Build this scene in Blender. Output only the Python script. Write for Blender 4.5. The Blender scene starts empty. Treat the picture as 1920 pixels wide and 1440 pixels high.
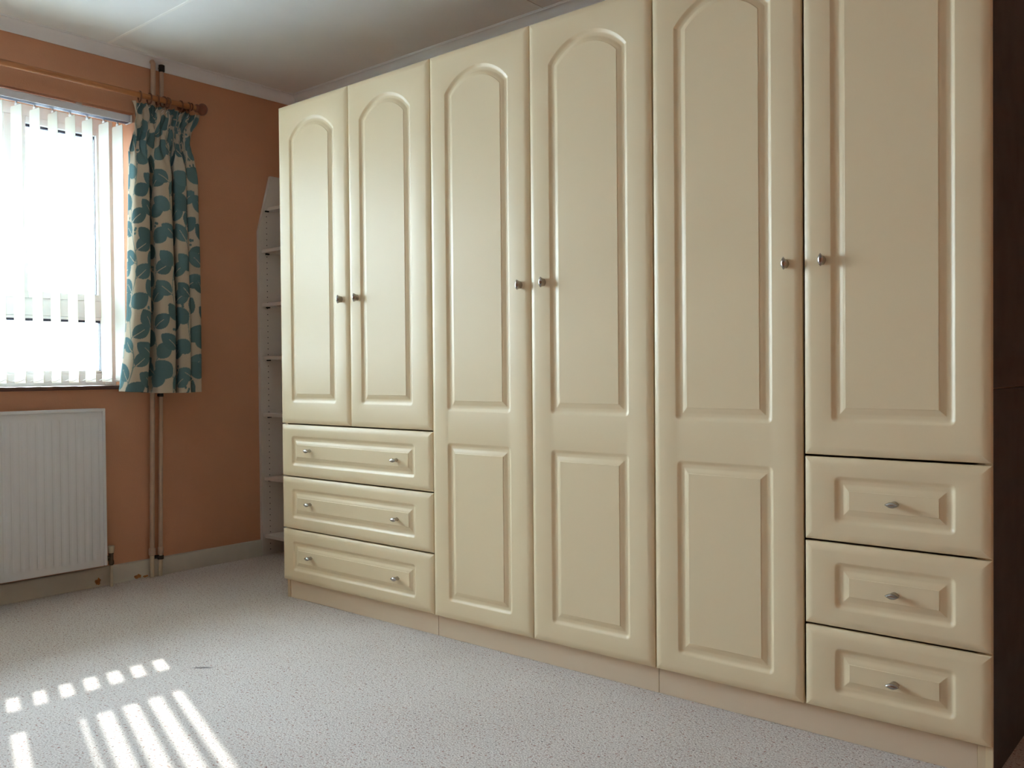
import bpy, bmesh, math, random
from mathutils import Vector, Matrix
import numpy as np

scene = bpy.context.scene
COL = scene.collection
random.seed(4)

# ------------------------------------------------------------------ camera
cam_data = bpy.data.cameras.new('camera')
cam = bpy.data.objects.new('camera', cam_data)
COL.objects.link(cam)
CR = Vector((0.76106625, 0.64861529, -0.0087393))
CU = Vector((-0.002692, 0.01663059, 0.99985808))
CF = Vector((-0.64866857, 0.76093471, -0.01440305))
CP = Vector((3.26202913, -2.29203101, 0.96828872))
cam.matrix_world = Matrix(((CR.x, CU.x, -CF.x, CP.x), (CR.y, CU.y, -CF.y, CP.y),
                           (CR.z, CU.z, -CF.z, CP.z), (0, 0, 0, 1)))
cam_data.sensor_width = 36.0
cam_data.lens = 36.0 * 1683.32 / 1920.0
cam_data.clip_start = 0.02
scene.camera = cam

# ------------------------------------------------------------------ sky, sun, exposure
world = bpy.data.worlds.new('world')
scene.world = world
world.use_nodes = True
bg = world.node_tree.nodes['Background']
bg.inputs[0].default_value = (0.79, 0.95, 1.13, 1)
bg.inputs[1].default_value = 31.0

sun_d = bpy.data.lights.new('sun', 'SUN')
sun_d.energy = 9.0
sun_d.angle = 0.0093
sun_d.color = (1.0, 0.98, 0.96)
sun = bpy.data.objects.new('sun', sun_d)
COL.objects.link(sun)
sun.location = (-6, 2, 6)
sun.rotation_euler = Vector((1.0, -0.322, -0.763)).to_track_quat('-Z', 'Y').to_euler()

# portal in the window opening: only guides sampling of the sky
por = bpy.data.lights.new('window_portal', 'AREA')
por.shape = 'RECTANGLE'
por.size = 2.25
por.size_y = 1.30
por.cycles.is_portal = True
poro = bpy.data.objects.new('window_portal', por)
COL.objects.link(poro)
poro.location = (-1.16, -1.325, 1.55)
poro.rotation_euler = Vector((1, 0, 0)).to_track_quat('-Z', 'Z').to_euler()

scene.view_settings.view_transform = 'Standard'
scene.view_settings.look = 'None'
scene.view_settings.gamma = 1.0
scene.view_settings.use_curve_mapping = False
scene.view_settings.exposure = 0.05
scene.cycles.max_bounces = 14
scene.cycles.diffuse_bounces = 8

# ------------------------------------------------------------------ dimensions (metres)
XL = -0.846            # window wall
YB = 0.712             # wall behind the wardrobes
YF = -3.60             # wall behind the camera
XR = 4.55              # far right wall
ZC = 2.482             # ceiling
WX = -1.07             # room-side face of the window frame
OY0, OY1, OZ0, OZ1 = -2.45, -0.200, 0.90, 2.20     # window opening


# ------------------------------------------------------------------ materials
def new_mat(name):
    m = bpy.data.materials.new(name)
    m.use_nodes = True
    nt = m.node_tree
    return m, nt, nt.nodes['Principled BSDF']


def simple(name, col, rough=0.5, metal=0.0, spec=0.5, bump=0.0, bscale=200.0, vary=0.0, vscale=4.0):
    m, nt, b = new_mat(name)
    b.inputs['Base Color'].default_value = (*col, 1)
    b.inputs['Roughness'].default_value = rough
    b.inputs['Metallic'].default_value = metal
    b.inputs['Specular IOR Level'].default_value = spec
    tc = nt.nodes.new('ShaderNodeTexCoord')
    if vary > 0:
        n = nt.nodes.new('ShaderNodeTexNoise')
        n.inputs['Scale'].default_value = vscale
        n.inputs['Detail'].default_value = 5
        r = nt.nodes.new('ShaderNodeValToRGB')
        r.color_ramp.elements[0].position = 0.3
        r.color_ramp.elements[1].position = 0.7
        r.color_ramp.elements[0].color = (*[c * (1 - vary) for c in col], 1)
        r.color_ramp.elements[1].color = (*[min(1, c * (1 + vary)) for c in col], 1)
        nt.links.new(tc.outputs['Object'], n.inputs['Vector'])
        nt.links.new(n.outputs['Fac'], r.inputs['Fac'])
        nt.links.new(r.outputs['Color'], b.inputs['Base Color'])
    if bump > 0:
        n2 = nt.nodes.new('ShaderNodeTexNoise')
        n2.inputs['Scale'].default_value = bscale
        n2.inputs['Detail'].default_value = 4
        bp = nt.nodes.new('ShaderNodeBump')
        bp.inputs['Strength'].default_value = bump
        bp.inputs['Distance'].default_value = 0.002
        nt.links.new(tc.outputs['Object'], n2.inputs['Vector'])
        nt.links.new(n2.outputs['Fac'], bp.inputs['Height'])
        nt.links.new(bp.outputs['Normal'], b.inputs['Normal'])
    return m


M = {}
M['wall'] = simple('terracotta_paint', (0.58, 0.295, 0.175), 0.85, spec=0.2, bump=0.35, bscale=160, vary=0.05, vscale=3)
M['ceiling'] = simple('ceiling_paint', (0.86, 0.87, 0.87), 0.9, spec=0.2, bump=0.15, bscale=90, vary=0.02)
M['coving'] = simple('coving_paint', (0.85, 0.87, 0.91), 0.75, spec=0.3)
M['skirting'] = simple('skirting_gloss', (0.56, 0.53, 0.46), 0.45, vary=0.05, vscale=9)
M['cream'] = simple('cream_foil', (0.82, 0.68, 0.445), 0.38, spec=0.45, bump=0.02, bscale=300)
M['carcass'] = simple('carcass_board', (0.72, 0.58, 0.38), 0.55)
M['plinth'] = simple('plinth_board', (0.76, 0.62, 0.45), 0.5)
M['nickel'] = simple('brushed_nickel', (0.46, 0.43, 0.40), 0.22, metal=1.0)
M['upvc'] = simple('white_upvc', (0.82, 0.84, 0.86), 0.3)
M['gasket'] = simple('dark_gasket', (0.035, 0.035, 0.06), 0.6)
M['sill'] = simple('brown_sill_tile', (0.10, 0.035, 0.022), 0.35, vary=0.15, vscale=14)
M['rail'] = simple('headrail_aluminium', (0.70, 0.71, 0.76), 0.4)
M['whiteplastic'] = simple('white_plastic', (0.80, 0.80, 0.80), 0.4)
M['radiator'] = simple('radiator_enamel', (0.71, 0.73, 0.76), 0.35)
M['pipe'] = simple('painted_pipe', (0.50, 0.36, 0.26), 0.45, vary=0.08, vscale=20)
M['pipelow'] = simple('cream_painted_pipe', (0.60, 0.52, 0.38), 0.45, vary=0.08, vscale=20)
M['black'] = simple('blackened_brass', (0.025, 0.022, 0.02), 0.45, metal=0.3)
M['brass'] = simple('dull_valve_metal', (0.16, 0.13, 0.09), 0.4, metal=0.8)
M['bookcase'] = simple('white_melamine', (0.66, 0.60, 0.55), 0.5)
M['hole'] = simple('peg_hole_dark', (0.01, 0.01, 0.01), 0.9)
M['rust'] = simple('bare_timber_chip', (0.42, 0.17, 0.05), 0.8, vary=0.3, vscale=60)
M['shaded_end'] = simple('end_panel_painted_shade', (0.062, 0.060, 0.056), 0.6, vary=0.2, vscale=12)  # near-black colour stands in for deep shade on the wardrobe's end panel
M['ground'] = simple('outside_paving', (0.42, 0.44, 0.45), 0.9, vary=0.1, vscale=1)


def wood_mat():
    m, nt, b = new_mat('varnished_pole_wood')
    tc = nt.nodes.new('ShaderNodeTexCoord')
    mp = nt.nodes.new('ShaderNodeMapping')
    mp.inputs['Scale'].default_value = (40, 2.5, 40)
    n = nt.nodes.new('ShaderNodeTexNoise')
    n.inputs['Scale'].default_value = 3
    n.inputs['Detail'].default_value = 6
    r = nt.nodes.new('ShaderNodeValToRGB')
    r.color_ramp.elements[0].color = (0.30, 0.105, 0.035, 1)
    r.color_ramp.elements[1].color = (0.50, 0.20, 0.07, 1)
    nt.links.new(tc.outputs['Object'], mp.inputs['Vector'])
    nt.links.new(mp.outputs['Vector'], n.inputs['Vector'])
    nt.links.new(n.outputs['Fac'], r.inputs['Fac'])
    nt.links.new(r.outputs['Color'], b.inputs['Base Color'])
    b.inputs['Roughness'].default_value = 0.35
    return m


M['wood'] = wood_mat()
M['finial'] = simple('red_brown_stained_wood', (0.26, 0.085, 0.045), 0.4, vary=0.2, vscale=30)
M['seam'] = simple('white_joint_strip', (0.93, 0.93, 0.91), 0.6)
M['ringwood'] = simple('dark_ring_wood', (0.17, 0.06, 0.025), 0.4, vary=0.2, vscale=30)


def glass_mat():
    m = bpy.data.materials.new('window_glass')
    m.use_nodes = True
    nt = m.node_tree
    nt.nodes.remove(nt.nodes['Principled BSDF'])
    out = nt.nodes['Material Output']
    tr = nt.nodes.new('ShaderNodeBsdfTransparent')
    tr.inputs[0].default_value = (0.93, 0.96, 0.95, 1)
    gl = nt.nodes.new('ShaderNodeBsdfGlossy')
    gl.inputs['Roughness'].default_value = 0.02
    fr = nt.nodes.new('ShaderNodeFresnel')
    fr.inputs['IOR'].default_value = 1.25
    mx = nt.nodes.new('ShaderNodeMixShader')
    nt.links.new(fr.outputs[0], mx.inputs[0])
    nt.links.new(tr.outputs[0], mx.inputs[1])
    nt.links.new(gl.outputs[0], mx.inputs[2])
    nt.links.new(mx.outputs[0], out.inputs[0])
    return m


M['glass'] = glass_mat()


def cloth_mat(name, col, trans, attr=None):
    m = bpy.data.materials.new(name)
    m.use_nodes = True
    nt = m.node_tree
    nt.nodes.remove(nt.nodes['Principled BSDF'])
    out = nt.nodes['Material Output']
    df = nt.nodes.new('ShaderNodeBsdfDiffuse')
    tl = nt.nodes.new('ShaderNodeBsdfTranslucent')
    mx = nt.nodes.new('ShaderNodeMixShader')
    mx.inputs[0].default_value = trans
    tc = nt.nodes.new('ShaderNodeTexCoord')
    wv = nt.nodes.new('ShaderNodeTexNoise')
    wv.inputs['Scale'].default_value = 420
    wv.inputs['Detail'].default_value = 2
    nt.links.new(tc.outputs['Object'], wv.inputs['Vector'])
    bp = nt.nodes.new('ShaderNodeBump')
    bp.inputs['Strength'].default_value = 0.15
    bp.inputs['Distance'].default_value = 0.001
    nt.links.new(wv.outputs['Fac'], bp.inputs['Height'])
    nt.links.new(bp.outputs['Normal'], df.inputs['Normal'])
    if attr:
        a = nt.nodes.new('ShaderNodeAttribute')
        a.attribute_name = attr
        nt.links.new(a.outputs['Color'], df.inputs['Color'])
        nt.links.new(a.outputs['Color'], tl.inputs['Color'])
    else:
        df.inputs['Color'].default_value = (*col, 1)
        tl.inputs['Color'].default_value = (*col, 1)
    nt.links.new(df.outputs[0], mx.inputs[1])
    nt.links.new(tl.outputs[0], mx.inputs[2])
    nt.links.new(mx.outputs[0], out.inputs[0])
    return m


M['slat'] = cloth_mat('blind_slat_fabric', (0.84, 0.83, 0.76), 0.35)
M['curtain'] = cloth_mat('leaf_print_curtain', (1, 1, 1), 0.04, 'print')


def carpet_mat():
    m, nt, b = new_mat('speckled_carpet')
    L = nt.links.new
    tc = nt.nodes.new('ShaderNodeTexCoord')

    def noise(scale, detail=2):
        n = nt.nodes.new('ShaderNodeTexNoise')
        n.inputs['Scale'].default_value = scale
        n.inputs['Detail'].default_value = detail
        L(tc.outputs['Object'], n.inputs['Vector'])
        return n

    def ramp(src, p0, p1, c0=(0, 0, 0, 1), c1=(1, 1, 1, 1)):
        r = nt.nodes.new('ShaderNodeValToRGB')
        r.color_ramp.elements[0].position = p0
        r.color_ramp.elements[1].position = p1
        r.color_ramp.elements[0].color = c0
        r.color_ramp.elements[1].color = c1
        L(src, r.inputs['Fac'])
        return r

    def mix(fac, a, c):
        x = nt.nodes.new('ShaderNodeMix')
        x.data_type = 'RGBA'
        L(fac, x.inputs[0])
        if isinstance(a, tuple):
            x.inputs[6].default_value = a
        else:
            L(a, x.inputs[6])
        if isinstance(c, tuple):
            x.inputs[7].default_value = c
        else:
            L(c, x.inputs[7])
        return x.outputs[2]

    base = ramp(noise(2.2, 4).outputs['Fac'], 0.3, 0.7, (0.45, 0.395, 0.355, 1), (0.54, 0.485, 0.445, 1)).outputs['Color']
    tuft = noise(210, 3)
    c = mix(ramp(tuft.outputs['Fac'], 0.35, 0.65).outputs['Color'], base, (0.76, 0.705, 0.66, 1))
    sp1 = ramp(noise(120, 2).outputs['Fac'], 0.60, 0.68)
    c = mix(sp1.outputs['Color'], c, (0.36, 0.215, 0.175, 1))
    n3 = noise(130, 1)
    n3.noise_dimensions = '4D'
    n3.inputs['W'].default_value = 3.7
    sp2 = ramp(n3.outputs['Fac'], 0.655, 0.72)
    c = mix(sp2.outputs['Color'], c, (0.13, 0.10, 0.09, 1))
    # short dark scuff on the carpet, with its own shape
    mp = nt.nodes.new('ShaderNodeMapping')
    mp.vector_type = 'POINT'
    mp.inputs['Location'].default_value = (-0.57, 0.718, 0)
    L(tc.outputs['Object'], mp.inputs['Vector'])
    rot = nt.nodes.new('ShaderNodeMapping')
    rot.inputs['Rotation'].default_value = (0, 0, -0.72)
    L(mp.outputs['Vector'], rot.inputs['Vector'])
    sc = nt.nodes.new('ShaderNodeMapping')
    sc.inputs['Scale'].default_value = (24, 95, 0)
    L(rot.outputs['Vector'], sc.inputs['Vector'])
    ln = nt.nodes.new('ShaderNodeVectorMath')
    ln.operation = 'LENGTH'
    L(sc.outputs['Vector'], ln.inputs[0])
    ms = ramp(ln.outputs['Value'], 0.5, 1.0, (0.7, 0.7, 0.7, 1), (0, 0, 0, 1))
    c = mix(ms.outputs['Color'], c, (0.09, 0.08, 0.08, 1))
    L(c, b.inputs['Base Color'])
    b.inputs['Roughness'].default_value = 0.95
    b.inputs['Specular IOR Level'].default_value = 0.1
    bp = nt.nodes.new('ShaderNodeBump')
    bp.inputs['Strength'].default_value = 0.7
    bp.inputs['Distance'].default_value = 0.005
    L(tuft.outputs['Fac'], bp.inputs['Height'])
    L(bp.outputs['Normal'], b.inputs['Normal'])
    return m


M['carpet'] = carpet_mat()

# ------------------------------------------------------------------ helpers
WLOC = {}       # world location of every object (no rotated parents are used)


def link(o, parent=None, loc=(0, 0, 0)):
    COL.objects.link(o)
    loc = Vector(loc)
    if parent is not None:
        o.parent = parent
        o.location = loc - WLOC[parent]
    else:
        o.location = loc
    WLOC[o] = loc
    return o


def build_mesh(name, verts, faces, mat, smooth=None):
    me = bpy.data.meshes.new(name)
    me.from_pydata([tuple(v) for v in verts], [], faces)
    bm = bmesh.new()
    bm.from_mesh(me)
    bmesh.ops.recalc_face_normals(bm, faces=bm.faces)
    bm.to_mesh(me)
    bm.free()
    if smooth:
        me.polygons.foreach_set('use_smooth', [True] * len(me.polygons))
        me.set_sharp_from_angle(angle=math.radians(smooth))
    me.materials.append(M[mat])
    return me


def obj(name, verts, faces, mat, parent=None, loc=(0, 0, 0), smooth=None):
    """verts are relative to loc (world)."""
    return link(bpy.data.objects.new(name, build_mesh(name, verts, faces, mat, smooth)), parent, loc)


def inst(name, me, parent, loc, rot=(0, 0, 0)):
    o = bpy.data.objects.new(name, me)
    o.rotation_euler = rot
    return link(o, parent, loc)


def thing(name, label, cat, loc, group=None):
    o = bpy.data.objects.new(name, None)
    o.empty_display_size = 0.1
    link(o, None, loc)
    return tag(o, label, cat, group)


def tag(o, label, cat, group=None):
    o['label'] = label
    o['category'] = cat
    if group:
        o['group'] = group
    return o


def struct(o, label=None, cat=None):
    o['kind'] = 'structure'
    if label:
        o['label'] = label
    if cat:
        o['category'] = cat
    return o


class G:
    """geometry collector"""

    def __init__(self):
        self.v, self.f = [], []

    def add(self, vs, fs):
        n = len(self.v)
        self.v += [tuple(p) for p in vs]
        self.f += [tuple(i + n for i in q) for q in fs]
        return self

    def box(self, x0, x1, y0, y1, z0, z1, bev=0.0):
        if bev <= 0:
            vs = [(x, y, z) for x in (x0, x1) for y in (y0, y1) for z in (z0, z1)]
            fs = [(0, 1, 3, 2), (4, 6, 7, 5), (0, 4, 5, 1), (2, 3, 7, 6), (0, 2, 6, 4), (1, 5, 7, 3)]
            return self.add(vs, fs)
        bm = bmesh.new()
        bmesh.ops.create_cube(bm, size=1)
        for p in bm.verts:
            p.co = Vector(((x0 + x1) / 2 + p.co.x * (x1 - x0), (y0 + y1) / 2 + p.co.y * (y1 - y0), (z0 + z1) / 2 + p.co.z * (z1 - z0)))
        bmesh.ops.bevel(bm, geom=list(bm.edges), offset=bev, segments=2, profile=0.6, affect='EDGES')
        bm.verts.index_update()
        self.add([p.co[:] for p in bm.verts], [tuple(p.index for p in q.verts) for q in bm.faces])
        bm.free()
        return self

    def loft(self, rings, close=True, cap=True):
        n = len(rings[0])
        vs = [p for r in rings for p in r]
        fs = []
        for i in range(len(rings) - 1):
            for j in range(n if close else n - 1):
                k = (j + 1) % n
                fs.append((i * n + j, i * n + k, (i + 1) * n + k, (i + 1) * n + j))
        if cap:
            fs.append(tuple(range(n)))
            fs.append(tuple((len(rings) - 1) * n + j for j in range(n)))
        return self.add(vs, fs)

    def tube(self, pts, r, n=14, cap=True):
        """round tube along points; r scalar or list"""
        pts = [Vector(p) for p in pts]
        rr = r if isinstance(r, (list, tuple)) else [r] * len(pts)
        rings = []
        up = None
        for i, p in enumerate(pts):
            d = (pts[min(i + 1, len(pts) - 1)] - pts[max(i - 1, 0)]).normalized()
            if up is None:
                up = Vector((0, 0, 1)) if abs(d.z) < 0.9 else Vector((1, 0, 0))
            a = d.cross(up).normalized()
            up = a.cross(d).normalized()
            rings.append([(p + a * (math.cos(2 * math.pi * k / n) * rr[i]) + up * (math.sin(2 * math.pi * k / n) * rr[i]))[:] for k in range(n)])
        return self.loft(rings, True, cap)

    def torus(self, c, R, r, axis='Y', n=24, m=10, a0=0.0, a1=2 * math.pi):
        c = Vector(c)
        rings = []
        full = abs(a1 - a0 - 2 * math.pi) < 1e-6
        cnt = n if full else n + 1
        for i in range(cnt):
            t = a0 + (a1 - a0) * i / n
            ring = []
            for j in range(m):
                s = 2 * math.pi * j / m
                rad = R + r * math.cos(s)
                h = r * math.sin(s)
                p = {'Y': (rad * math.cos(t), h, rad * math.sin(t)), 'Z': (rad * math.cos(t), rad * math.sin(t), h), 'X': (h, rad * math.cos(t), rad * math.sin(t))}[axis]
                ring.append((c + Vector(p))[:])
            rings.append(ring)
        if full:
            rings.append(rings[0])
            return self.loft(rings, True, False)
        return self.loft(rings, True, True)

    def obj(self, name, mat, parent=None, loc=(0, 0, 0), smooth=None, rel=False):
        """verts given in world space unless rel"""
        vs = self.v
        if not rel:
            L = Vector(loc)
            vs = [(a - L.x, b - L.y, c - L.z) for a, b, c in vs]
        return obj(name, vs, self.f, mat, parent, loc, smooth)


# ------------------------------------------------------------------ room shell
T = 0.30
fl = struct(G().box(XL - 0.02, XR + 0.1, YF - 0.1, YB + 0.1, -0.10, 0.0).obj('floor', 'carpet'), 'pale beige carpet flecked with brown and pink covering the floor', 'carpet')
ceil = struct(G().box(XL - 0.1, XR + 0.1, YF - 0.1, YB + 0.1, ZC, ZC + 0.12).obj('ceiling', 'ceiling'), 'off-white boarded ceiling with thin cover strips', 'ceiling')
G().loft([[(x, -0.342 + o, ZC - d) for o, d in ((-0.008, 0), (-0.006, 0.0015), (0.006, 0.0015), (0.008, 0))] for x in (XL + 0.046, XR)]).obj('joint_strip', 'seam', ceil)
G().box(0.921, 0.929, -0.335, YB - 0.046, ZC - 0.002, ZC).obj('joint_strip', 'ceiling', ceil)
G().loft([[(x, -1.562 + o, ZC - d) for o, d in ((-0.008, 0), (-0.006, 0.0015), (0.006, 0.0015), (0.008, 0))] for x in (XL + 0.046, XR)]).obj('joint_strip', 'seam', ceil)

w = G()
w.box(XL - T, XL, YF - 0.1, YB + 0.1, -0.1, OZ0)
w.box(XL - T, XL, YF - 0.1, YB + 0.1, OZ1, ZC + 0.1)
w.box(XL - T, XL, YF - 0.1, OY0, OZ0, OZ1)
w.box(XL - T, XL, OY1, YB + 0.1, OZ0, OZ1)
struct(w.obj('wall_left', 'wall'), 'terracotta painted wall holding the window', 'wall')
struct(G().box(XL - 0.1, XR + 0.1, YB, YB + 0.1, -0.1, ZC + 0.1).obj('wall_back', 'wall'), 'terracotta painted wall behind the wardrobes', 'wall')
struct(G().box(XR, XR + 0.1, YF - 0.1, YB + 0.1, -0.1, ZC + 0.1).obj('wall_right', 'wall'), 'terracotta painted wall beyond the wardrobes', 'wall')
struct(G().box(XL - 0.1, XR + 0.1, YF - 0.1, YF, -0.1, ZC + 0.1).obj('wall_front', 'wall'), 'terracotta painted wall opposite the wardrobes', 'wall')

# coving: profile (out from wall, down from ceiling)
prof = [(0.0, -0.054), (0.005, -0.054), (0.006, -0.049)]
for k in range(0, 9):
    a = math.pi / 2 * k / 8
    prof.append((0.006 + 0.036 * (1 - math.cos(a)), -0.047 + 0.039 * math.sin(a)))
prof += [(0.043, -0.004), (0.046, -0.003), (0.047, 0.0), (0.0, 0.0)]
CX0, CX1, CY0, CY1 = XL, XR, YF, YB


def coving(name, side, label):
    r0, r1 = [], []
    for o, d in prof:
        z = ZC + d
        if side == 'left':
            r0.append((CX0 + o, CY0 + o, z)); r1.append((CX0 + o, CY1 - o, z))
        elif side == 'right':
            r0.append((CX1 - o, CY0 + o, z)); r1.append((CX1 - o, CY1 - o, z))
        elif side == 'back':
            r0.append((CX0 + o, CY1 - o, z)); r1.append((CX1 - o, CY1 - o, z))
        else:
            r0.append((CX0 + o, CY0 + o, z)); r1.append((CX1 - o, CY0 + o, z))
    struct(G().loft([r0, r1]).obj(name, 'coving', smooth=35), label, 'coving')


coving('trim_1', 'left', 'white coving along the top of the window wall')
coving('trim_2', 'back', 'white coving above the wardrobes')
coving('trim_3', 'right', 'white coving on the far right wall')
coving('trim_4', 'front', 'white coving on the wall opposite the wardrobes')

# skirting boards
sk = G()
SKP = [(0, 0), (0.016, 0), (0.016, 0.076), (0.013, 0.083), (0.008, 0.086), (0, 0.086)]
sk.loft([[(XL + o, YF, z) for o, z in SKP], [(XL + o, 0.455, z) for o, z in SKP]])
bl = struct(sk.obj('baseboard_left', 'skirting', smooth=30), 'chipped off-white skirting board under the window', 'skirting board')
struct(G().loft([[(x, YF + o, z) for o, z in SKP] for x in (XL + 0.016, XR)]).obj('baseboard_front', 'skirting', smooth=30), 'off-white skirting opposite the wardrobes', 'skirting board')
struct(G().loft([[(XR - o, y, z) for o, z in SKP] for y in (YF + 0.016, YB)]).obj('baseboard_right', 'skirting', smooth=30), 'off-white skirting on the right wall', 'skirting board')
struct(G().loft([[(x, YB - o, z) for o, z in SKP] for x in (2.80, XR - 0.016)]).obj('baseboard_back', 'skirting', smooth=30), 'off-white skirting beside the wardrobes', 'skirting board')


def chip(yc, zc, wy, wz, seed):
    rnd = random.Random(seed)
    n = 13
    x1 = XL + 0.0185
    out = [(math.cos(2 * math.pi * k / n) * wy * rnd.uniform(0.5, 1.1), max(-zc + 0.001, math.sin(2 * math.pi * k / n) * wz * rnd.uniform(0.5, 1.1))) for k in range(n)]
    g = G()
    g.loft([[(XL + 0.012, yc + a, zc + b) for a, b in out], [(XL + 0.0162, yc + a, zc + b) for a, b in out], [(XL + 0.0168, yc + a * 0.8, zc + b * 0.8) for a, b in out]])
    g.obj('paint_chip', 'rust', bl)['label'] = 'patch of bare orange timber'


chip(-0.415, 0.024, 0.016, 0.020, 1)
chip(-0.225, 0.014, 0.022, 0.012, 3)
chip(-0.190, 0.008, 0.016, 0.006, 5)

# ground outside
struct(G().box(-40, XL - T - 0.02, -30, 30, -0.5, -0.35).obj('ground', 'ground'), 'pale paving outside the window', 'ground')

# ------------------------------------------------------------------ window
win = bpy.data.objects.new('window_1', None)
link(win, None, (WX, (OY0 + OY1) / 2, OZ0))
struct(win, 'white framed casement window behind the vertical blind', 'window')
XO = XL - T + 0.005
FX0, FX1 = WX - 0.065, WX
SILLZ = 0.918
fo = 0.055
MY0, MY1 = -0.715, -0.615      # mullions
NY0, NY1 = -2.035, -1.935
TZ0, TZ1 = 1.243, 1.322        # transom
f = G()
f.box(FX0, FX1, OY0, OY0 + fo, SILLZ, OZ1, 0.004)
f.box(FX0, FX1, OY1 - fo, OY1, SILLZ, OZ1, 0.004)
f.box(FX0, FX1, OY0 + fo, OY1 - fo, OZ1 - fo, OZ1, 0.004)
f.box(FX0, FX1, OY0 + fo, OY1 - fo, SILLZ, SILLZ + fo, 0.004)
f.obj('window_frame', 'upvc', win, smooth=30)
G().box(FX0, FX1, OY0 + fo, OY1 - fo, TZ0, TZ1, 0.004).obj('transom', 'upvc', win, smooth=30)
for a, b_ in ((MY0 + 0.02, MY1 - 0.02), (NY0 + 0.02, NY1 - 0.02)):
    G().box(FX0, FX1, a, b_, TZ1, OZ1 - fo, 0.004).obj('mullion', 'upvc', win, smooth=30)


def sash(y0, y1, z0, z1, opening):
    s = 0.030 if opening else 0.014
    x0, x1 = (WX - 0.05, WX + 0.008) if opening else (WX - 0.05, WX - 0.006)
    g = G()
    g.box(x0, x1, y0, y0 + s, z0, z1, 0.003)
    g.box(x0, x1, y1 - s, y1, z0, z1, 0.003)
    g.box(x0, x1, y0 + s, y1 - s, z1 - s, z1, 0.003)
    g.box(x0, x1, y0 + s, y1 - s, z0, z0 + s, 0.003)
    sa = g.obj('sash' if opening else 'glazing_bead', 'upvc', win, smooth=30)
    k = 0.007
    y0, y1, z0, z1 = y0 + s, y1 - s, z0 + s, z1 - s
    g = G()
    xa, xb = WX - 0.032, WX - 0.012
    q = 0.0025
    g.box(xa, xb, y0, y0 + q, z0, z1)
    g.box(xa, xb, y1 - q, y1, z0, z1)
    g.box(xa, xb, y0 + q, y1 - q, z1 - k * 1.6, z1)
    g.box(xa, xb, y0 + q, y1 - q, z0, z0 + q)
    g.obj('gasket', 'gasket', sa)
    G().box(WX - 0.026, WX - 0.020, y0 + q, y1 - q, z0 + q, z1 - k * 1.6).obj('pane', 'glass', sa)


sash(MY1 - 0.02, OY1 - fo, TZ1, OZ1 - fo, True)
sash(NY1 - 0.02, MY0 + 0.02, TZ1, OZ1 - fo, False)
sash(OY0 + fo, NY0 + 0.02, TZ1, OZ1 - fo, True)
sash(OY0 + fo, OY1 - fo, SILLZ + fo, TZ0, False)
G().box(XL - T - 0.005, XL + 0.018, OY0 - 0.0, OY1, OZ0 + 0.0005, SILLZ, 0.004).obj('window_sill', 'sill', win, smooth=30)['label'] = 'dark brown tiled sill'

# ------------------------------------------------------------------ vertical blind
BXc = -0.895
blind = thing('vertical_blind', 'open white vertical fabric blind hanging in the window', 'blind', (BXc, (OY0 + OY1) / 2, OZ0))
RZ0, RZ1 = 2.156, 2.190
rp = [(-0.022, RZ0), (-0.016, RZ0), (-0.016, RZ0 + 0.006), (0.016, RZ0 + 0.006), (0.016, RZ0), (0.022, RZ0), (0.025, RZ0 + 0.006), (0.025, RZ1 - 0.006), (0.021, RZ1), (-0.021, RZ1), (-0.025, RZ1 - 0.006), (-0.025, RZ0 + 0.006)]
G().loft([[(BXc + 0.015 + a, y, z) for a, z in rp] for y in (OY0 + 0.01, OY1 - 0.018)]).obj('headrail', 'rail', blind, smooth=30)
G().box(BXc - 0.012, BXc + 0.042, OY1 - 0.018, OY1 - 0.010, RZ0 - 0.002, RZ1 + 0.001, 0.002).obj('end_cap', 'whiteplastic', blind, smooth=30)
G().box(BXc + 0.0, BXc + 0.030, OY0 + 0.012, OY1 - 0.02, RZ0 - 0.0012, RZ0 + 0.0058).obj('rail_slot', 'gasket', blind)
for yy in (-0.45, -1.3, -2.1):
    G().box(BXc, BXc + 0.03, yy - 0.012, yy + 0.012, RZ1, OZ1, 0.001).obj('bracket', 'whiteplastic', blind)
SLH, SLW = 1.205, 0.089
ang = math.atan2(0.0085, 0.0886)


def slat_mesh():
    g = G()
    n = 8
    rows = [0.0, 0.004, 0.03, 0.032, 0.4, 0.8, 1.15, 1.196, SLH]
    th = 0.0007
    rings = []
    for h in rows:
        front, back = [], []
        wv = SLW * (1.0 if h < 1.2 else 0.9)
        k = 2.6 if h < 0.031 and h > 0.001 else 1.0
        for i in range(n + 1):
            t = i / n - 0.5
            c = 0.004 * (1 - (2 * t) ** 2)
            x = t * wv
            front.append((x * math.cos(ang) - (c + th * k) * math.sin(ang), x * math.sin(ang) + (c + th * k) * math.cos(ang), h))
            back.append((x * math.cos(ang) - (c - th * k) * math.sin(ang), x * math.sin(ang) + (c - th * k) * math.cos(ang), h))
        rings.append(front + back[::-1])
    g.loft(rings)
    return build_mesh('slat', g.v, g.f, 'slat', 40)


def hanger_mesh():
    g = G()
    g.box(-0.004, 0.004, -0.003, 0.003, 0.0, 0.012)
    g.box(-0.012, 0.012, -0.002, 0.002, -0.006, 0.001)
    return build_mesh('hanger', g.v, g.f, 'whiteplastic')


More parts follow.
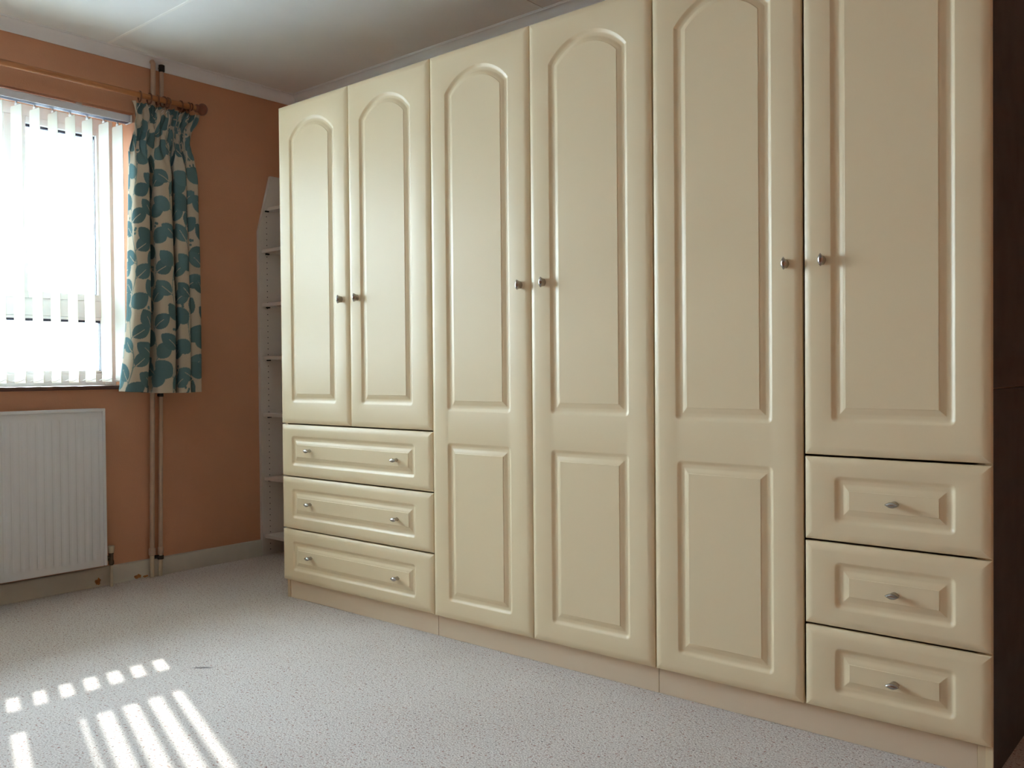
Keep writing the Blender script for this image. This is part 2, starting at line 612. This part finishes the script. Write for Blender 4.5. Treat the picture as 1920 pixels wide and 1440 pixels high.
sm, hm = slat_mesh(), hanger_mesh()
slat_y = [-0.262, -0.327] + [-0.403 - 0.0762 * k for k in range(27)]
SZ0 = 0.934
chains = {-0.040: G(), 0.040: G()}
for k, y in enumerate(slat_y):
    s = inst('slat', sm, blind, (BXc, y, SZ0))
    s.rotation_euler = (0, 0, random.uniform(-0.05, 0.05))
    inst('hanger', hm, s, (BXc, y, SZ0 + SLH + 0.006)).rotation_euler = (0, 0, 0)
    if k:
        for dx in (-0.040, 0.040):
            ya, yb = slat_y[k - 1], y
            chains[dx].tube([(BXc + dx, ya + (yb - ya) * t, SZ0 + 0.016 - 0.012 * 4 * t * (1 - t)) for t in (0, .25, .5, .75, 1)], 0.0012, 6)
for dx in chains:
    chains[dx].obj('bottom_chain', 'whiteplastic', blind)

# ------------------------------------------------------------------ curtain pole, rings, curtain
PX, PZ = -0.768, 2.268
pole = thing('curtain_pole', 'varnished wooden curtain pole with round end knob above the window', 'curtain pole', (PX, -1.1, PZ))
G().tube([(PX, -2.72, PZ), (PX, 0.075, PZ)], 0.014, 18).obj('rod', 'wood', pole, smooth=40)


def finial(y, sgn):
    pr = [(0.0, 0.015), (0.004, 0.019), (0.010, 0.020), (0.013, 0.014), (0.017, 0.014), (0.022, 0.022), (0.030, 0.028), (0.040, 0.030), (0.050, 0.027), (0.058, 0.019), (0.063, 0.008), (0.064, 0.001)]
    G().tube([(PX, y + sgn * a, PZ) for a, r in pr], [r for a, r in pr], 20).obj('finial', 'finial', pole, smooth=40)


finial(0.065, 1)
finial(-2.71, -1)
for yb in (0.045, -2.65):
    g = G()
    g.tube([(XL, yb, PZ - 0.005), (XL + 0.008, yb, PZ - 0.005), (XL + 0.010, yb, PZ - 0.005), (PX - 0.010, yb, PZ - 0.004)], [0.026, 0.026, 0.011, 0.010], 16)
    g.torus((PX, yb, PZ), 0.0165, 0.003, 'Y')
    g.obj('bracket', 'ringwood', pole, smooth=40)

ring_g = G().torus((0, 0, -0.0075), 0.0235, 0.0038, 'Y')
ring_me = build_mesh('curtain_ring', ring_g.v, ring_g.f, 'ringwood', 40)
eye_g = G().torus((0, 0, -0.038), 0.0045, 0.0012, 'X', 14, 6)
eye_me = build_mesh('screw_eye', eye_g.v, eye_g.f, 'brass', 40)
for k, y in enumerate((-0.215, -0.168, -0.128, -0.098, -0.078, -0.012, 0.030)):
    r = inst('curtain_ring', ring_me, None, (PX, y, PZ))
    r.rotation_euler = (0, 0, random.uniform(-0.25, 0.25))
    tag(r, 'dark wooden curtain ring on the pole, %s' % ('nearest the window', 'second from the window', 'third from the window', 'fourth from the window', 'fifth from the window', 'second from the round end knob', 'nearest the round end knob')[k], 'curtain ring', 'curtain rings on the wooden pole')
    inst('screw_eye', eye_me, r, (PX, y, PZ))


def leaf_color(u, v):
    """print on the cloth; u, v arrays in metres -> rgb arrays"""
    cream = np.array((0.53, 0.45, 0.345))
    teal = np.array((0.110, 0.190, 0.202))
    stemc = np.array((0.20, 0.27, 0.25))
    col = np.ones(u.shape + (3,)) * cream
    rnd = random.Random(21)

    def paint(mask, c):
        col[mask] = c

    cw = 0.118
    ncol = int(u.max() / cw) + 3
    for ci in range(-1, ncol):
        ph = rnd.uniform(0, 6.28)
        xc = ci * cw + cw * 0.5
        wob = 0.020 * np.sin(v * 14 + ph)
        paint(np.abs(u - (xc + wob)) < 0.0022, stemc)
        vv = rnd.uniform(-0.05, 0.03)
        side = 1
        while vv < 1.45:
            bx = xc + 0.020 * math.sin(vv * 14 + ph)
            a = math.radians(rnd.uniform(28, 62)) * side
            Ln = rnd.uniform(0.086, 0.104)
            Wd = Ln * rnd.uniform(0.66, 0.80)
            ca, sa_ = math.cos(a), math.sin(a)
            du, dv = u - bx, v - vv
            la = dv * ca + du * sa_           # along the leaf
            lb = -dv * sa_ + du * ca          # across
            t = np.clip((la - 0.012) / Ln, 0, 1)
            hw = 0.5 * Wd * np.sin(np.pi * t ** 0.85) ** 0.72
            inside = (la > 0.012) & (la < 0.012 + Ln) & (np.abs(lb) < hw)
            paint((la > 0) & (la < 0.014) & (np.abs(lb) < 0.002), stemc)
            paint(inside, teal * rnd.uniform(0.88, 1.15))
            if rnd.random() < 0.6:
                paint(inside & (np.abs(lb - 0.0015) < 0.0017 * (1 - t) + 0.0004) & (t < 0.62), cream)
            if rnd.random() < 0.30:
                for q in range(4):
                    bu = bx - side * rnd.uniform(0.016, 0.040)
                    bv = vv + rnd.uniform(-0.01, 0.04)
                    paint((u - bu) ** 2 + (v - bv) ** 2 < 0.0062 ** 2, teal)
            side = -side
            vv += rnd.uniform(0.060, 0.072)
    return col


def make_curtain():
    NU, NV = 420, 560
    ZT, ZB = 2.239, 0.890
    # pleat boundaries as fractions of the width, from the window side to the corner
    bnd = [0.0, 0.345, 0.675, 0.860, 1.0]
    dep = [0.092, 0.100, 0.088, 0.064]
    frac = [0.76, 0.81, 0.72, 1.0]
    Z = np.linspace(ZB, ZT, NV)[:, None]
    s = np.linspace(0, 1, NU)[None, :]

    def left(z):
        return np.interp(z, [0.89, 1.05, 1.25, 1.6, 2.0, 2.10, 2.16, 2.252], [-0.322, -0.300, -0.280, -0.270, -0.258, -0.236, -0.228, -0.247])

    def right(z):
        return np.interp(z, [0.89, 1.25, 1.6, 2.0, 2.10, 2.17, 2.252], [0.062, 0.066, 0.066, 0.060, 0.056, 0.066, 0.102])

    k = np.clip(np.searchsorted(bnd, s.ravel(), side='right') - 1, 0, 3)
    b0 = np.array(bnd)[k]
    b1 = np.array(bnd)[k + 1]
    ph = ((s.ravel() - b0) / (b1 - b0))[None, :]
    dp = np.array(dep)[k][None, :]
    sway = 0.018 * np.sin(2.1 * Z + 0.8)
    fr = np.array(frac)[k][None, :]
    pb = np.clip(ph / fr, 0, 1)
    main = dp * np.sin(np.pi * pb) ** 0.5
    mush = -0.016 * np.sin(2 * np.pi * pb)
    # gathered heading: many small pencil pleats with noise
    hs = s * 11 + 0.35 * np.sin(9 * s) + 0.25 * np.sin(Z * 21 + s * 17)
    head = 0.017 * (np.abs(np.sin(np.pi * hs)) ** 0.7) + 0.006 * np.sin(s * 40 + Z * 40)
    tape = np.exp(-((Z - 2.150) / 0.022) ** 2)
    w_main = np.clip((2.12 - Z) / 0.22, 0, 1)
    w_main = w_main * w_main * (3 - 2 * w_main)
    crease = 0.006 * np.sin(s * 63 + 3 * np.sin(Z * 9)) * np.clip((Z - 1.75) / 0.35, 0, 1)
    x = -0.797 + w_main * main * np.interp(Z, [0.89, 1.5, 2.1], [1.0, 0.95, 0.8]) + (1 - w_main) * (-0.003 + 1.25 * head * (1 - 0.55 * tape)) + crease * w_main
    y = left(Z) * (1 - s) + right(Z) * s + w_main * mush + sway * np.sin(np.pi * s) * w_main + (1 - w_main) * 0.006 * np.sin(2 * np.pi * hs)
    z = Z + 0.0 * s - 0.012 * np.sin(np.pi * s) * np.clip((1.0 - Z) / 0.1, 0, 1) * 0.5 + np.clip((Z - 2.2) / 0.05, 0, 1) * 0.004 * np.sin(s * 34) - 0.01 * s * np.clip((1.2 - Z) / 0.3, 0, 1)
    # cloth coordinates: arc length at mid height
    mid = NV // 2
    du = np.sqrt(np.diff(x[mid]) ** 2 + np.diff(y[mid]) ** 2)
    u = np.concatenate([[0], np.cumsum(du)])[None, :] + 0 * Z
    v = Z - ZB + 0 * s
    verts = np.stack([x, y, z], -1).reshape(-1, 3)
    idx = np.arange(NU * NV).reshape(NV, NU)
    quads = np.stack([idx[:-1, :-1], idx[:-1, 1:], idx[1:, 1:], idx[1:, :-1]], -1).reshape(-1, 4)
    root = thing('curtain', 'short lined curtain printed with teal leaves on cream beside the window', 'curtain', (-0.80, -0.11, 0.89))
    me = bpy.data.meshes.new('curtain_cloth')
    me.from_pydata((verts - np.array(WLOC[root])).tolist(), [], quads.tolist())
    ca = me.color_attributes.new('print', 'FLOAT_COLOR', 'POINT')
    rgb = leaf_color(u, v).reshape(-1, 3)
    ca.data.foreach_set('color', np.concatenate([rgb, np.ones((len(rgb), 1))], 1).astype(np.float32).ravel())
    me.polygons.foreach_set('use_smooth', [True] * len(me.polygons))
    me.materials.append(M['curtain'])
    o = bpy.data.objects.new('cloth', me)
    link(o, root, WLOC[root])
    md = o.modifiers.new('thickness', 'SOLIDIFY')
    md.thickness = 0.0016
    for y in (-0.215, -0.168, -0.128, -0.098, -0.078, -0.012, 0.030):
        g = G()
        g.tube([(PX, y, PZ - 0.0385), (PX - 0.004, y, PZ - 0.047), (PX - 0.016, y, PZ - 0.052), (PX - 0.026, y, PZ - 0.060), (PX - 0.030, y, PZ - 0.075)], 0.0012, 6)
        g.obj('curtain_hook', 'whiteplastic', root)


make_curtain()

# ------------------------------------------------------------------ heating pipes on the window wall
PXX = XL + 0.026


def pipe(label, yb, yt, zt, r, clips, top_cap, elbow):
    t = thing('heating_pipe', label, 'pipe', (PXX, yb, 0.0))

    def at(z):
        return yb + (yt - yb) * z / 2.46

    G().tube([(PXX, at(0.11), 0.11), (PXX, at(zt), zt)], r, 16).obj('pipe_run', 'pipe', t, smooth=40)
    G().tube([(PXX, at(0.0), 0.0005), (PXX, at(0.11), 0.11)], r * 0.95, 16).obj('lower_pipe', 'pipelow', t, smooth=40)
    G().tube([(PXX, at(0.104), 0.104), (PXX, at(0.108), 0.108), (PXX, at(0.135), 0.135), (PXX, at(0.140), 0.140)], [r * 1.05, r * 1.4, r * 1.4, r * 1.05], 16).obj('pipe_collar', 'pipe', t, smooth=40)
    for z, m in clips:
        g = G()
        g.tube([(PXX, at(z) , z - 0.008), (PXX, at(z), z + 0.008)], r * 1.25, 16)
        g.box(XL, PXX, at(z) - 0.005, at(z) + 0.005, z - 0.006, z + 0.006)
        g.obj('pipe_clip', m, t, smooth=40)
    if top_cap:
        g = G()
        g.tube([(PXX, at(zt), zt - 0.022), (PXX, at(zt), zt - 0.018), (PXX, at(zt), zt + 0.010), (PXX, at(zt), zt + 0.012)], [r * 1.1, r * 1.55, r * 1.55, r * 1.1], 8)
        g.tube([(PXX - 0.028, at(zt), zt), (PXX, at(zt), zt)], r * 0.8, 10)
        g.obj('compression_nut', 'black', t, smooth=30)
    else:
        G().tube([(PXX, at(zt), zt - 0.004), (PXX - 0.006, at(zt), zt + 0.006), (PXX - 0.026, at(zt), zt + 0.010)], r, 14).obj('pipe_bend', 'pipe', t, smooth=40)
    if elbow:
        g = G()
        g.tube([(PXX, at(0.088), 0.080), (PXX, at(0.088), 0.098)], r * 1.5, 12)
        g.tube([(PXX, at(0.09) , 0.092), (PXX - 0.006, at(0.09) - 0.030, 0.094)], r * 0.9, 10)
        g.obj('pipe_tee', 'black', t, smooth=30)
    return t


pipe('thicker painted heating pipe running up the wall, nearer the window', -0.1625, -0.1199, 2.452, 0.0112, [(0.9, 'pipe'), (2.0, 'pipe')], False, False)
pipe('thinner painted heating pipe with black nut at its top', -0.1195, -0.0771, 2.440, 0.0095, [(0.868, 'black'), (2.0, 'pipe')], True, True)

# ------------------------------------------------------------------ radiator
def make_radiator():
    y1, y0 = -0.409, -1.69
    z0, z1 = 0.108, 0.816
    xf, xb = -0.745, -0.828
    t = thing('radiator', 'white fluted panel radiator under the window', 'radiator', (-0.79, (y0 + y1) / 2, 0.10))
    # pressed front panel
    pitch = 0.0335
    ys, hs = [y1 - 0.012], [0]
    n = int((y1 - y0 - 0.05) / pitch)
    ya = y1 - 0.024
    for k in range(n):
        for fr, h in ((0.0, 0.0), (0.12, 0.0), (0.26, 0.8), (0.34, 1.0), (0.66, 1.0), (0.74, 0.8), (0.88, 0.0)):
            ys.append(ya - (k + fr) * pitch)
            hs.append(h)
    ys += [ya - n * pitch, y0 + 0.012]
    hs += [0, 0]
    zs = [(z0 + 0.004, 0), (z0 + 0.026, 0), (z0 + 0.034, .25), (z0 + 0.046, 1), (z1 - 0.054, 1), (z1 - 0.042, .25), (z1 - 0.034, 0), (z1 - 0.008, 0)]
    vs, fs = [], []
    for z, gz in zs:
        for y, h in zip(ys, hs):
            vs.append((xf - 0.007 + 0.0055 * h * gz - (0.003 if z in (zs[0][0], zs[-1][0]) else 0), y, z))
    m = len(ys)
    for i in range(len(zs) - 1):
        for j in range(m - 1):
            fs.append((i * m + j, i * m + j + 1, (i + 1) * m + j + 1, (i + 1) * m + j))
    g = G().add(vs, fs)
    g.box(xf - 0.022, xf - 0.0105, y0 + 0.012, y1 - 0.012, z0, z1 - 0.006)
    g.obj('front_panel', 'radiator', t, smooth=25)
    g = G()
    g.box(xb + 0.004, xb + 0.016, y0 + 0.02, y1 - 0.02, z0 + 0.01, z1 - 0.02)
    g.obj('back_panel', 'radiator', t)
    for ya_, yb_ in ((y1 - 0.013, y1), (y0, y0 + 0.013)):
        g = G().box(xb, xf, ya_, yb_, z0 + 0.002, z1, 0.003)
        for q in range(6):
            zq = z0 + 0.12 + q * 0.09
            g.box(xb + 0.02, xf - 0.02, (yb_ if yb_ == y1 else ya_) - 0.0004, (yb_ if yb_ == y1 else ya_) + 0.0006, zq, zq + 0.03)
        g.obj('side_cover', 'radiator', t, smooth=30)
    gr = G()
    gr.box(xf - 0.010, xf + 0.0005, y0 + 0.0, y1, z1 - 0.012, z1 + 0.001, 0.003)
    gr.box(xb, xb + 0.010, y0 + 0.013, y1 - 0.013, z1 - 0.010, z1)
    yy = y0 + 0.02
    while yy < y1 - 0.02:
        gr.box(xb + 0.010, xf - 0.010, yy, yy + 0.006, z1 - 0.008, z1 - 0.001)
        yy += 0.016
    gr.obj('top_grille', 'radiator', t, smooth=30)
    for by in (y1 - 0.2, y0 + 0.2):
        G().box(XL + 0.001, xb + 0.006, by - 0.02, by + 0.02, z0 + 0.05, z1 - 0.12).obj('wall_bracket', 'radiator', t)
    # lockshield valve and its tail pipe
    vx, vy = -0.790, -0.372
    g = G()
    g.tube([(vx, vy, 0.098), (vx, vy, 0.104), (vx, vy, 0.118), (vx, vy, 0.122)], [0.008, 0.0125, 0.0125, 0.010], 8)
    g.tube([(vx, vy, 0.118), (vx, vy, 0.150)], 0.0095, 14)
    g.tube([(vx, vy, 0.132), (vx, vy - 0.014, 0.132), (vx, vy - 0.0145, 0.132), (vx, vy - 0.030, 0.132), (vx, vy - 0.031, 0.132), (vx, y1 - 0.02, 0.132)], [0.008, 0.008, 0.0125, 0.0125, 0.009, 0.009], 8)
    g.tube([(vx, vy, 0.148), (vx, vy, 0.156)], 0.0115, 8)
    v = g.obj('valve', 'brass', t, smooth=30)
    G().tube([(vx, vy, 0.154), (vx, vy, 0.158), (vx, vy, 0.184), (vx, vy, 0.187)], [0.011, 0.0125, 0.0145, 0.012], 16).obj('valve_cap', 'pipelow', v, smooth=40)
    G().tube([(vx, vy, 0.0005), (vx, vy, 0.102)], 0.0075, 14).obj('tail_pipe', 'pipelow', t, smooth=40)


make_radiator()

# ------------------------------------------------------------------ bookcase in the alcove
def make_bookcase():
    x0, x1 = XL + 0.002, -0.035
    th = 0.018
    t = thing('bookcase', 'tall off-white bookcase with pegged shelves in the corner alcove', 'bookcase', ((x0 + x1) / 2, 0.58, 0.0))
    prof_ = [(0.455, 0.0005), (0.455, 1.715), (0.532, 2.018), (YB - 0.004, 2.018), (YB - 0.004, 0.0005)]
    for xa, xb in ((x0, x0 + th), (x1 - th, x1)):
        G().loft([[(xa, y, z) for y, z in prof_], [(xb, y, z) for y, z in prof_]]).obj('side_panel', 'bookcase', t)
    xs, xe = x0 + th, x1 - th
    pg = G().box(0, 0.010, -0.010, 0.010, 0, 0.0065)
    peg_me = build_mesh('shelf_peg', pg.v, pg.f, 'hole')
    for k, z in enumerate((1.848, 1.622, 1.338, 1.058, 0.756, 0.418, 0.112)):
        yf = 0.472 if z < 1.7 else 0.510
        G().box(xs + 0.0005, xe - 0.0005, yf, YB - 0.012, z - 0.018, z, 0.0015).obj('shelf', 'bookcase', t)
        for xx in (xs, xe - 0.010):
            for yy in (0.505, 0.665):
                inst('shelf_peg', peg_me, t, (xx, yy, z - 0.025))
    G().box(xs, xe, YB - 0.010, YB - 0.006, 0.02, 2.0).obj('back_board', 'bookcase', t)
    g = G()
    z = 0.03
    while z < 1.84:
        for yy in (0.505, 0.665):
            g.tube([(xs - 0.001, yy, z), (xs + 0.0004, yy, z)], 0.0028, 8)
        z += 0.0305
    g.obj('peg_holes', 'hole', t)['kind'] = 'stuff'


make_bookcase()

# ------------------------------------------------------------------ wardrobes
X0, X1, X2, X3, X4, X5, X6 = 0.0, 0.4606, 0.9224, 1.3883, 1.8551, 2.3121, 2.760
ZTOP, ZBOT = 2.1026, 0.0794
ZA = [0.7517, 0.5276, 0.3035, 0.0794]
ZE = [0.7415, 0.5196, 0.2979, 0.0794]
DT = 0.018
EDGE = [(0.0, DT), (0.0, 0.0085), (0.0012, 0.0068), (0.004, 0.0048), (0.008, 0.0030), (0.012, 0.0016), (0.016, 0.0006), (0.0195, 0.0001), (0.021, 0.0)]
PANEL = [(0.0, 0.0), (0.0015, 0.0003), (0.004, 0.0016), (0.007, 0.0038), (0.010, 0.0056), (0.0125, 0.0064), (0.015, 0.0066), (0.021, 0.0066), (0.0222, 0.0064),
         (0.0255, 0.0052), (0.029, 0.0037), (0.0325, 0.0025), (0.036, 0.0017), (0.0372, 0.0015), (0.0376, 0.0005), (0.0385, 0.0), ]


def rect_loop(x0, x1, z0, z1, r, n=4):
    pts = []
    for cx, cz, a0 in ((x1 - r, z0 + r, -90), (x1 - r, z1 - r, 0), (x0 + r, z1 - r, 90), (x0 + r, z0 + r, 180)):
        for k in range(n + 1):
            a = math.radians(a0 + 90 * k / n)
            pts.append((cx + r * math.cos(a), cz + r * math.sin(a)))
    return pts


def arch_loop(x0, x1, z0, zs, ztop, t, r, n=4, na=22):
    """rectangle with a segmental arch on top, inset by t"""
    hw, rise = (x1 - x0) / 2, ztop - zs
    R = (hw * hw + rise * rise) / (2 * rise)
    cx, cz = (x0 + x1) / 2, ztop - R
    R -= t
    hw -= t
    x0, x1, z0 = x0 + t, x1 - t, z0 + t
    pts = []
    a_s = math.asin(hw / R)
    for ccx, ccz, a0 in ((x0 + r, z0 + r, 180), (x1 - r, z0 + r, 270)):
        for k in range(n + 1):
            a = math.radians(a0 + 90 * k / n)
            pts.append((ccx + r * math.cos(a), ccz + r * math.sin(a)))
    for k in range(na + 1):
        a = a_s - 2 * a_s * k / na
        pts.append((cx + R * math.sin(a), cz + R * math.cos(a)))
    return pts


def front_mesh(name, wd, ht, panels):
    """a milled door or drawer front; local x 0..wd, z 0..ht, face at y=0, back at y=DT.
    panels: list of functions t, r -> loop"""
    bm = bmesh.new()

    def ring(pts, y):
        return [bm.verts.new((a, y, b)) for a, b in pts]

    def bridge(r0, r1):
        n = len(r0)
        for i in range(n):
            j = (i + 1) % n
            try:
                bm.faces.new((r0[i], r0[j], r1[j], r1[i]))
            except ValueError:
                pass

    prev = None
    first = None
    for e, y in EDGE:
        r = ring(rect_loop(e, wd - e, e, ht - e, 0.0008, 2), y)
        if prev:
            bridge(prev, r)
        else:
            first = r
        prev = r
    bm.faces.new(first)
    edges = []

    def loop_edges(r):
        out = []
        for i in range(len(r)):
            e = bm.edges.get((r[i], r[(i + 1) % len(r)]))
            out.append(e or bm.edges.new((r[i], r[(i + 1) % len(r)])))
        return out

    edges += loop_edges(prev)
    for fn in panels:
        pr = None
        for t, y in PANEL:
            r = ring(fn(t, max(0.0006, 0.015 - 0.75 * t)), y)
            if pr:
                bridge(pr, r)
            else:
                edges += loop_edges(r)
            pr = r
        fc = bm.faces.new(pr)
    bmesh.ops.triangle_fill(bm, use_beauty=True, use_dissolve=False, edges=edges)
    bmesh.ops.recalc_face_normals(bm, faces=bm.faces)
    me = bpy.data.meshes.new(name)
    bm.to_mesh(me)
    bm.free()
    me.polygons.foreach_set('use_smooth', [True] * len(me.polygons))
    me.set_sharp_from_angle(angle=math.radians(16))
    me.materials.append(M['cream'])
    return me


def knob_mesh():
    L, W = 0.0172, 0.0078
    prof_ = [(0.0, 0.72, 0.95), (0.003, 0.70, 0.85), (0.010, 0.78, 0.86), (0.017, 0.92, 0.95), (0.0205, 1.0, 1.0), (0.0222, 0.97, 0.94), (0.0242, 0.80, 0.68), (0.0256, 0.52, 0.38), (0.0262, 0.2, 0.12)]
    n = 28
    rings = []
    for y, sl, sw in prof_:
        ring = []
        for k in range(n):
            a = 2 * math.pi * k / n
            c = math.cos(a)
            s = math.sin(a)
            z = L * sl * c
            x = W * sw * math.copysign(1 - abs(c) ** 1.9, s) * (1 if abs(s) > 1e-6 else 0)
            ring.append((x, -y, z))
        rings.append(ring)
    g = G().loft(rings)
    return build_mesh('knob', g.v, g.f, 'nickel', 32)


KNOB = knob_mesh()


def wardrobe(label, xa, xb, gl, gr_, end_panel=False):
    t = thing('wardrobe', label, 'wardrobe', ((xa + xb) / 2, 0.30, 0.0))
    g = G()
    y0, y1 = 0.024, 0.585
    th = 0.018
    a, b = xa + 0.001, xb - 0.001
    xr = b if not end_panel else b - 0.016
    g.box(a, a + th, y0 if xa < 0.1 else 0.046, y1, 0.0005, ZBOT - 0.004)
    g.box(a, a + th, y0, y1, ZBOT - 0.004, ZTOP - 0.002)
    g.box(xr - th, xr, y0 if end_panel else 0.046, y1, 0.0005, ZBOT - 0.004)
    g.box(xr - th, xr, y0, y1, ZBOT - 0.004, ZTOP - 0.002)
    g.box(a + th, xr - th, y0, y1, ZTOP - th - 0.002, ZTOP - 0.002)
    g.box(a + th, xr - th, y0, y1, ZBOT - 0.004, ZBOT + th - 0.004)
    g.box(a + th, xr - th, y1 - 0.006, y1, ZBOT + th, ZTOP - th - 0.002)
    g.obj('carcass', 'carcass', t)
    px0 = a + th + 0.001 if xa < 0.1 else a + 0.0002
    px1 = xr - th - 0.001 if end_panel else b - 0.0002
    G().box(px0, px1, 0.026, 0.044, 0.0005, ZBOT - 0.0045, 0.0008).obj('plinth', 'plinth', t)
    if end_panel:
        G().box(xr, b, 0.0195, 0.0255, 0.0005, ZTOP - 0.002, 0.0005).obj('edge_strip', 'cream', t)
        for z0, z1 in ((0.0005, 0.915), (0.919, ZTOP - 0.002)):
            e = G().box(xr, b, 0.026, y1, z0, z1, 0.0008).obj('end_panel', 'shaded_end', t)
            e['label'] = 'end panel with deep shade put into its colour'
    return t


def door(t, xa, xb, za, zb, panels, knob_x, knob_z):
    me = front_mesh('door', xb - xa, zb - za, panels)
    d = inst('door', me, t, (xa, 0.0, za))
    inst('knob', KNOB, d, (knob_x, 0.0, knob_z))
    return d


ARCH_S, ARCH_T = 1.9545, 2.0290


def P_arch(xa, px0, px1, za, z0):
    return lambda tt, r: arch_loop(px0 - xa, px1 - xa, z0 - za, ARCH_S - za, ARCH_T - za, tt, r)


def P_rect(xa, px0, px1, za, z0, z1):
    return lambda tt, r: rect_loop(px0 - xa + tt, px1 - xa - tt, z0 - za + tt, z1 - za - tt, r)


def drawer(t, xa, xb, za, zb, inset_l, inset_r, inset_b, inset_t, knobs):
    me = front_mesh('drawer', xb - xa, zb - za, [P_rect(xa, xa + inset_l, xb - inset_r, za, za + inset_b, zb - inset_t)])
    d = inst('drawer', me, t, (xa, 0.0, za))
    for kx, kz in knobs:
        k = inst('knob', KNOB, d, (kx, 0.0, kz))
        k.rotation_euler = (0, math.pi / 2, 0)
    return d


G2 = 0.0016
# left wardrobe: two short doors over three wide drawers
t1 = wardrobe('cream wardrobe with arched doors over three wide two-knob drawers, nearest the window', X0, X2, 0, 0)
door(t1, X0 + 0.0005, X1 - 0.001, ZA[0] + 0.0025, ZTOP, [P_arch(X0 + 0.0005, 0.078, 0.378, ZA[0] + 0.0025, 0.842)], 0.418, 1.2605)
door(t1, X1 + 0.001, X2 - 0.0018, ZA[0] + 0.0025, ZTOP, [P_arch(X1 + 0.001, 0.532, 0.826, ZA[0] + 0.0025, 0.842)], 0.517, 1.2610)
for i in range(3):
    zt, zb = ZA[i], ZA[i + 1]
    drawer(t1, X0 + 0.0005, X2 - 0.0018, zb + 0.0025, zt - 0.0030, 0.072, 0.088, 0.044, 0.046, [(0.197, zb + 0.1155), (0.730, zb + 0.1085)])
# middle wardrobe: two full-height doors
t2 = wardrobe('cream wardrobe with two full-height arched doors, in the middle of the row', X2, X4, 0, 0)
za = ZBOT + 0.0015
door(t2, X2 + 0.0018, X3 - 0.001, za, ZTOP, [P_arch(X2 + 0.0018, 1.001, 1.302, za, 0.826), P_rect(X2 + 0.0018, 1.001, 1.302, za, 0.1435, 0.715)], 1.350, 1.2535)
door(t2, X3 + 0.001, X4 - 0.0028, za, ZTOP, [P_arch(X3 + 0.001, 1.470, 1.772, za, 0.826), P_rect(X3 + 0.001, 1.470, 1.772, za, 0.1475, 0.714)], 1.4495, 1.2553)
# right wardrobe: one full-height door, one short door over three drawers
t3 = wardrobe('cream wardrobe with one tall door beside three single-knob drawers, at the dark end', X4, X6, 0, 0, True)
door(t3, X4 + 0.0028, X5 - 0.0035, za, ZTOP, [P_arch(X4 + 0.0028, 1.930, 2.229, za, 0.820), P_rect(X4 + 0.0028, 1.934, 2.231, za, 0.139, 0.706)], 2.2695, 1.2465)
door(t3, X5 + 0.0035, X6 - 0.001, ZE[0] + 0.0025, ZTOP, [P_arch(X5 + 0.0035, 2.386, 2.685, ZE[0] + 0.0025, 0.828)], 2.3686, 1.2477)
for i in range(3):
    zt, zb = ZE[i], ZE[i + 1]
    drawer(t3, X5 + 0.0035, X6 - 0.001, zb + 0.0025, zt - 0.0035, 0.078, 0.074, 0.046, 0.046, [(2.5436, zb + 0.1115 - 0.003 * i)])
